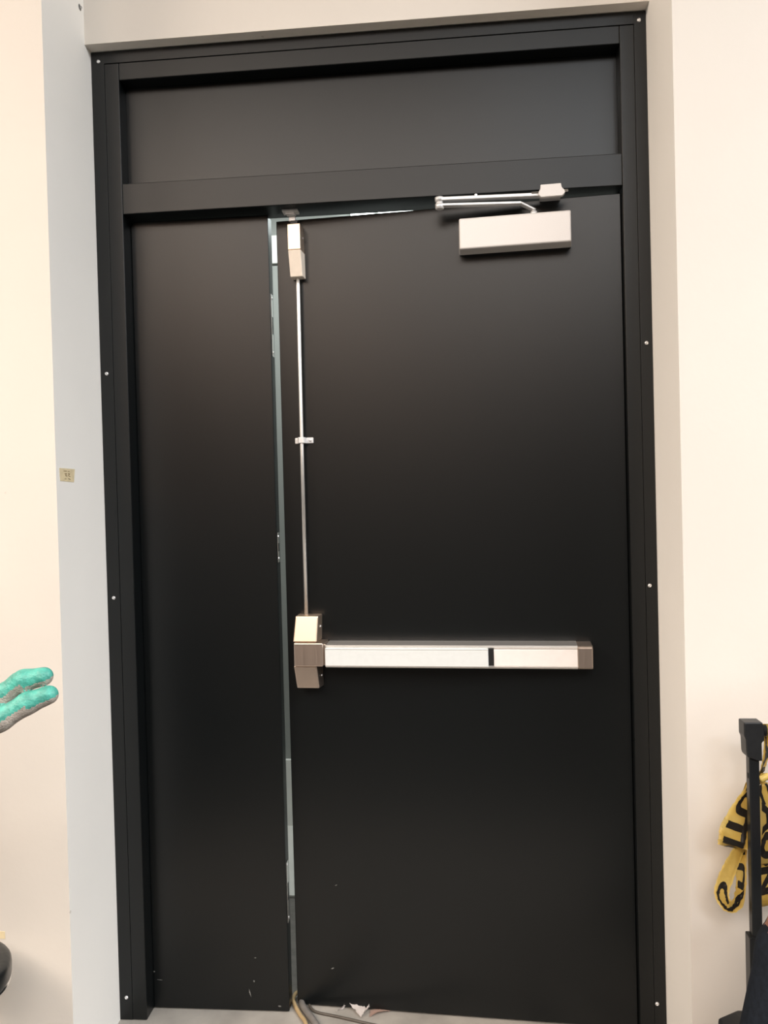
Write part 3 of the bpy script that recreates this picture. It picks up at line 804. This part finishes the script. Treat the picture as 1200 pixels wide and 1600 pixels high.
for i, fg in enumerate(FG):
    gp.append((wr_g, fg[0], .026, .0165, 0))
    rr = [.0180, .0166, .0156, .0140] if i < 3 else [.0155, .014, .013, .012]
    for j in range(3): gp.append((fg[j], fg[j + 1], rr[j], rr[j + 1], 1 if j < 2 else 2))
gp += [(wr_g, TH[0], .027, .019, 0), (TH[0], TH[1], .0165, .0138, 1), (TH[1], TH[2], .0138, .0118, 2)]


def glove_faces(ids, fc, nr):
    palm = nr @ np.array([-.30, -.10, .95])
    out = np.zeros(len(ids), int)
    out[(ids == 0) & (palm > .55)] = 1
    out[(ids == 1) & (palm > -.02)] = 1
    out[(ids == 2) & (palm > -.35)] = 1
    return out


gl = body_obj('glove', gp, .007, .0026, ['knit', 'teal'], p1, glove_faces, 3)
gl['label'] = 'grey knit glove with teal rubber coated palm and fingers'

# --- person seated at the right, only a knee and fingers in view
p2 = empty('person', (1.02, -.60, 0)); tag(p2, 'person in dark navy clothing at the lower right edge, hand on knee', 'person')
O2 = np.array([1.02, -.60, 0])


def R2(x, y, z): return rel((x, y, z), O2)


f2 = (-1.0, 0.0, 0)
hc2 = R2(.98, -.62, 1.235)
kn_r = R2(.6640, -.585, .566); an_r = R2(.5450, -.600, .105)
kn_l = R2(.680, -.800, .535); an_l = R2(.690, -.825, .105)
sh_a, el_a, wr_a = R2(.985, -.44, .985), R2(.895, -.475, .730), R2(.760, -.585, .666)
sh_b, el_b, wr_b = R2(.985, -.80, .985), R2(.900, -.86, .735), R2(.775, -.815, .640)
pr = [(R2(1.03, -.62, .56), R2(1.04, -.62, .68), .140, .130, 0), (R2(1.04, -.62, .68), R2(1.00, -.62, .92), .130, .145, 0),
      (sh_a, sh_b, .072, .072, 0), (R2(.995, -.62, 1.0), R2(.985, -.62, 1.12), .068, .060, 1),
      (sh_a, el_a, .058, .046, 0), (el_a, wr_a, .045, .033, 0), (sh_b, el_b, .058, .046, 0), (el_b, wr_b, .045, .033, 0),
      (R2(1.02, -.54, .53), kn_r, .095, .074, 0), (kn_r, an_r, .074, .066, 0),
      (R2(1.02, -.71, .53), kn_l, .095, .070, 0), (kn_l, an_l, .067, .050, 0)]
for an in (an_r, an_l):
    pr.append((vadd(an, (.02, 0, -.062)), vadd(an, (-.13, 0, -.068)), .040, .034, 2))
pr += head_prims(hc2, f2, 1)
for (w, kz) in ((wr_a, .0), (wr_b, -.02)):
    fgs = []
    for i in range(4):
        dy = -.022 * 1.5 + .022 * i
        L_ = (1.0, 1.08, 1.0, .82)[i]
        base = vadd(w, (-.070, dy, .002))
        fgs.append([base, vadd(base, (-.036 * L_, dy * .15, -.004)), vadd(base, (-.058 * L_, dy * .2, -.020)), vadd(base, (-.070 * L_, dy * .2, -.038))])
    pr += hand_prims(w, None, fgs, [vadd(w, (-.030, .040, -.006)), vadd(w, (-.058, .056, -.018)), vadd(w, (-.078, .058, -.030))], 1, .0092)
body_obj('body', pr, .016, .0095, ['navy', 'skin', 'shoe'], p2)
face_details(hc2, f2, p2)
# what the person sits on
bx = empty('upturned_crate', (1.07, -.66, 0)); tag(bx, 'dark crate under the person in navy clothing', 'crate')
obj('crate_shell', box(-.16, .20, -.19, .15, .0, .415, .008), 'plastic_black', bx)
for s in (-1, 1):
    obj('crate_rib', box(-.168, -.160, s * .10 - .02, s * .10 + .02, .03, .38, .002), 'plastic_black', bx)
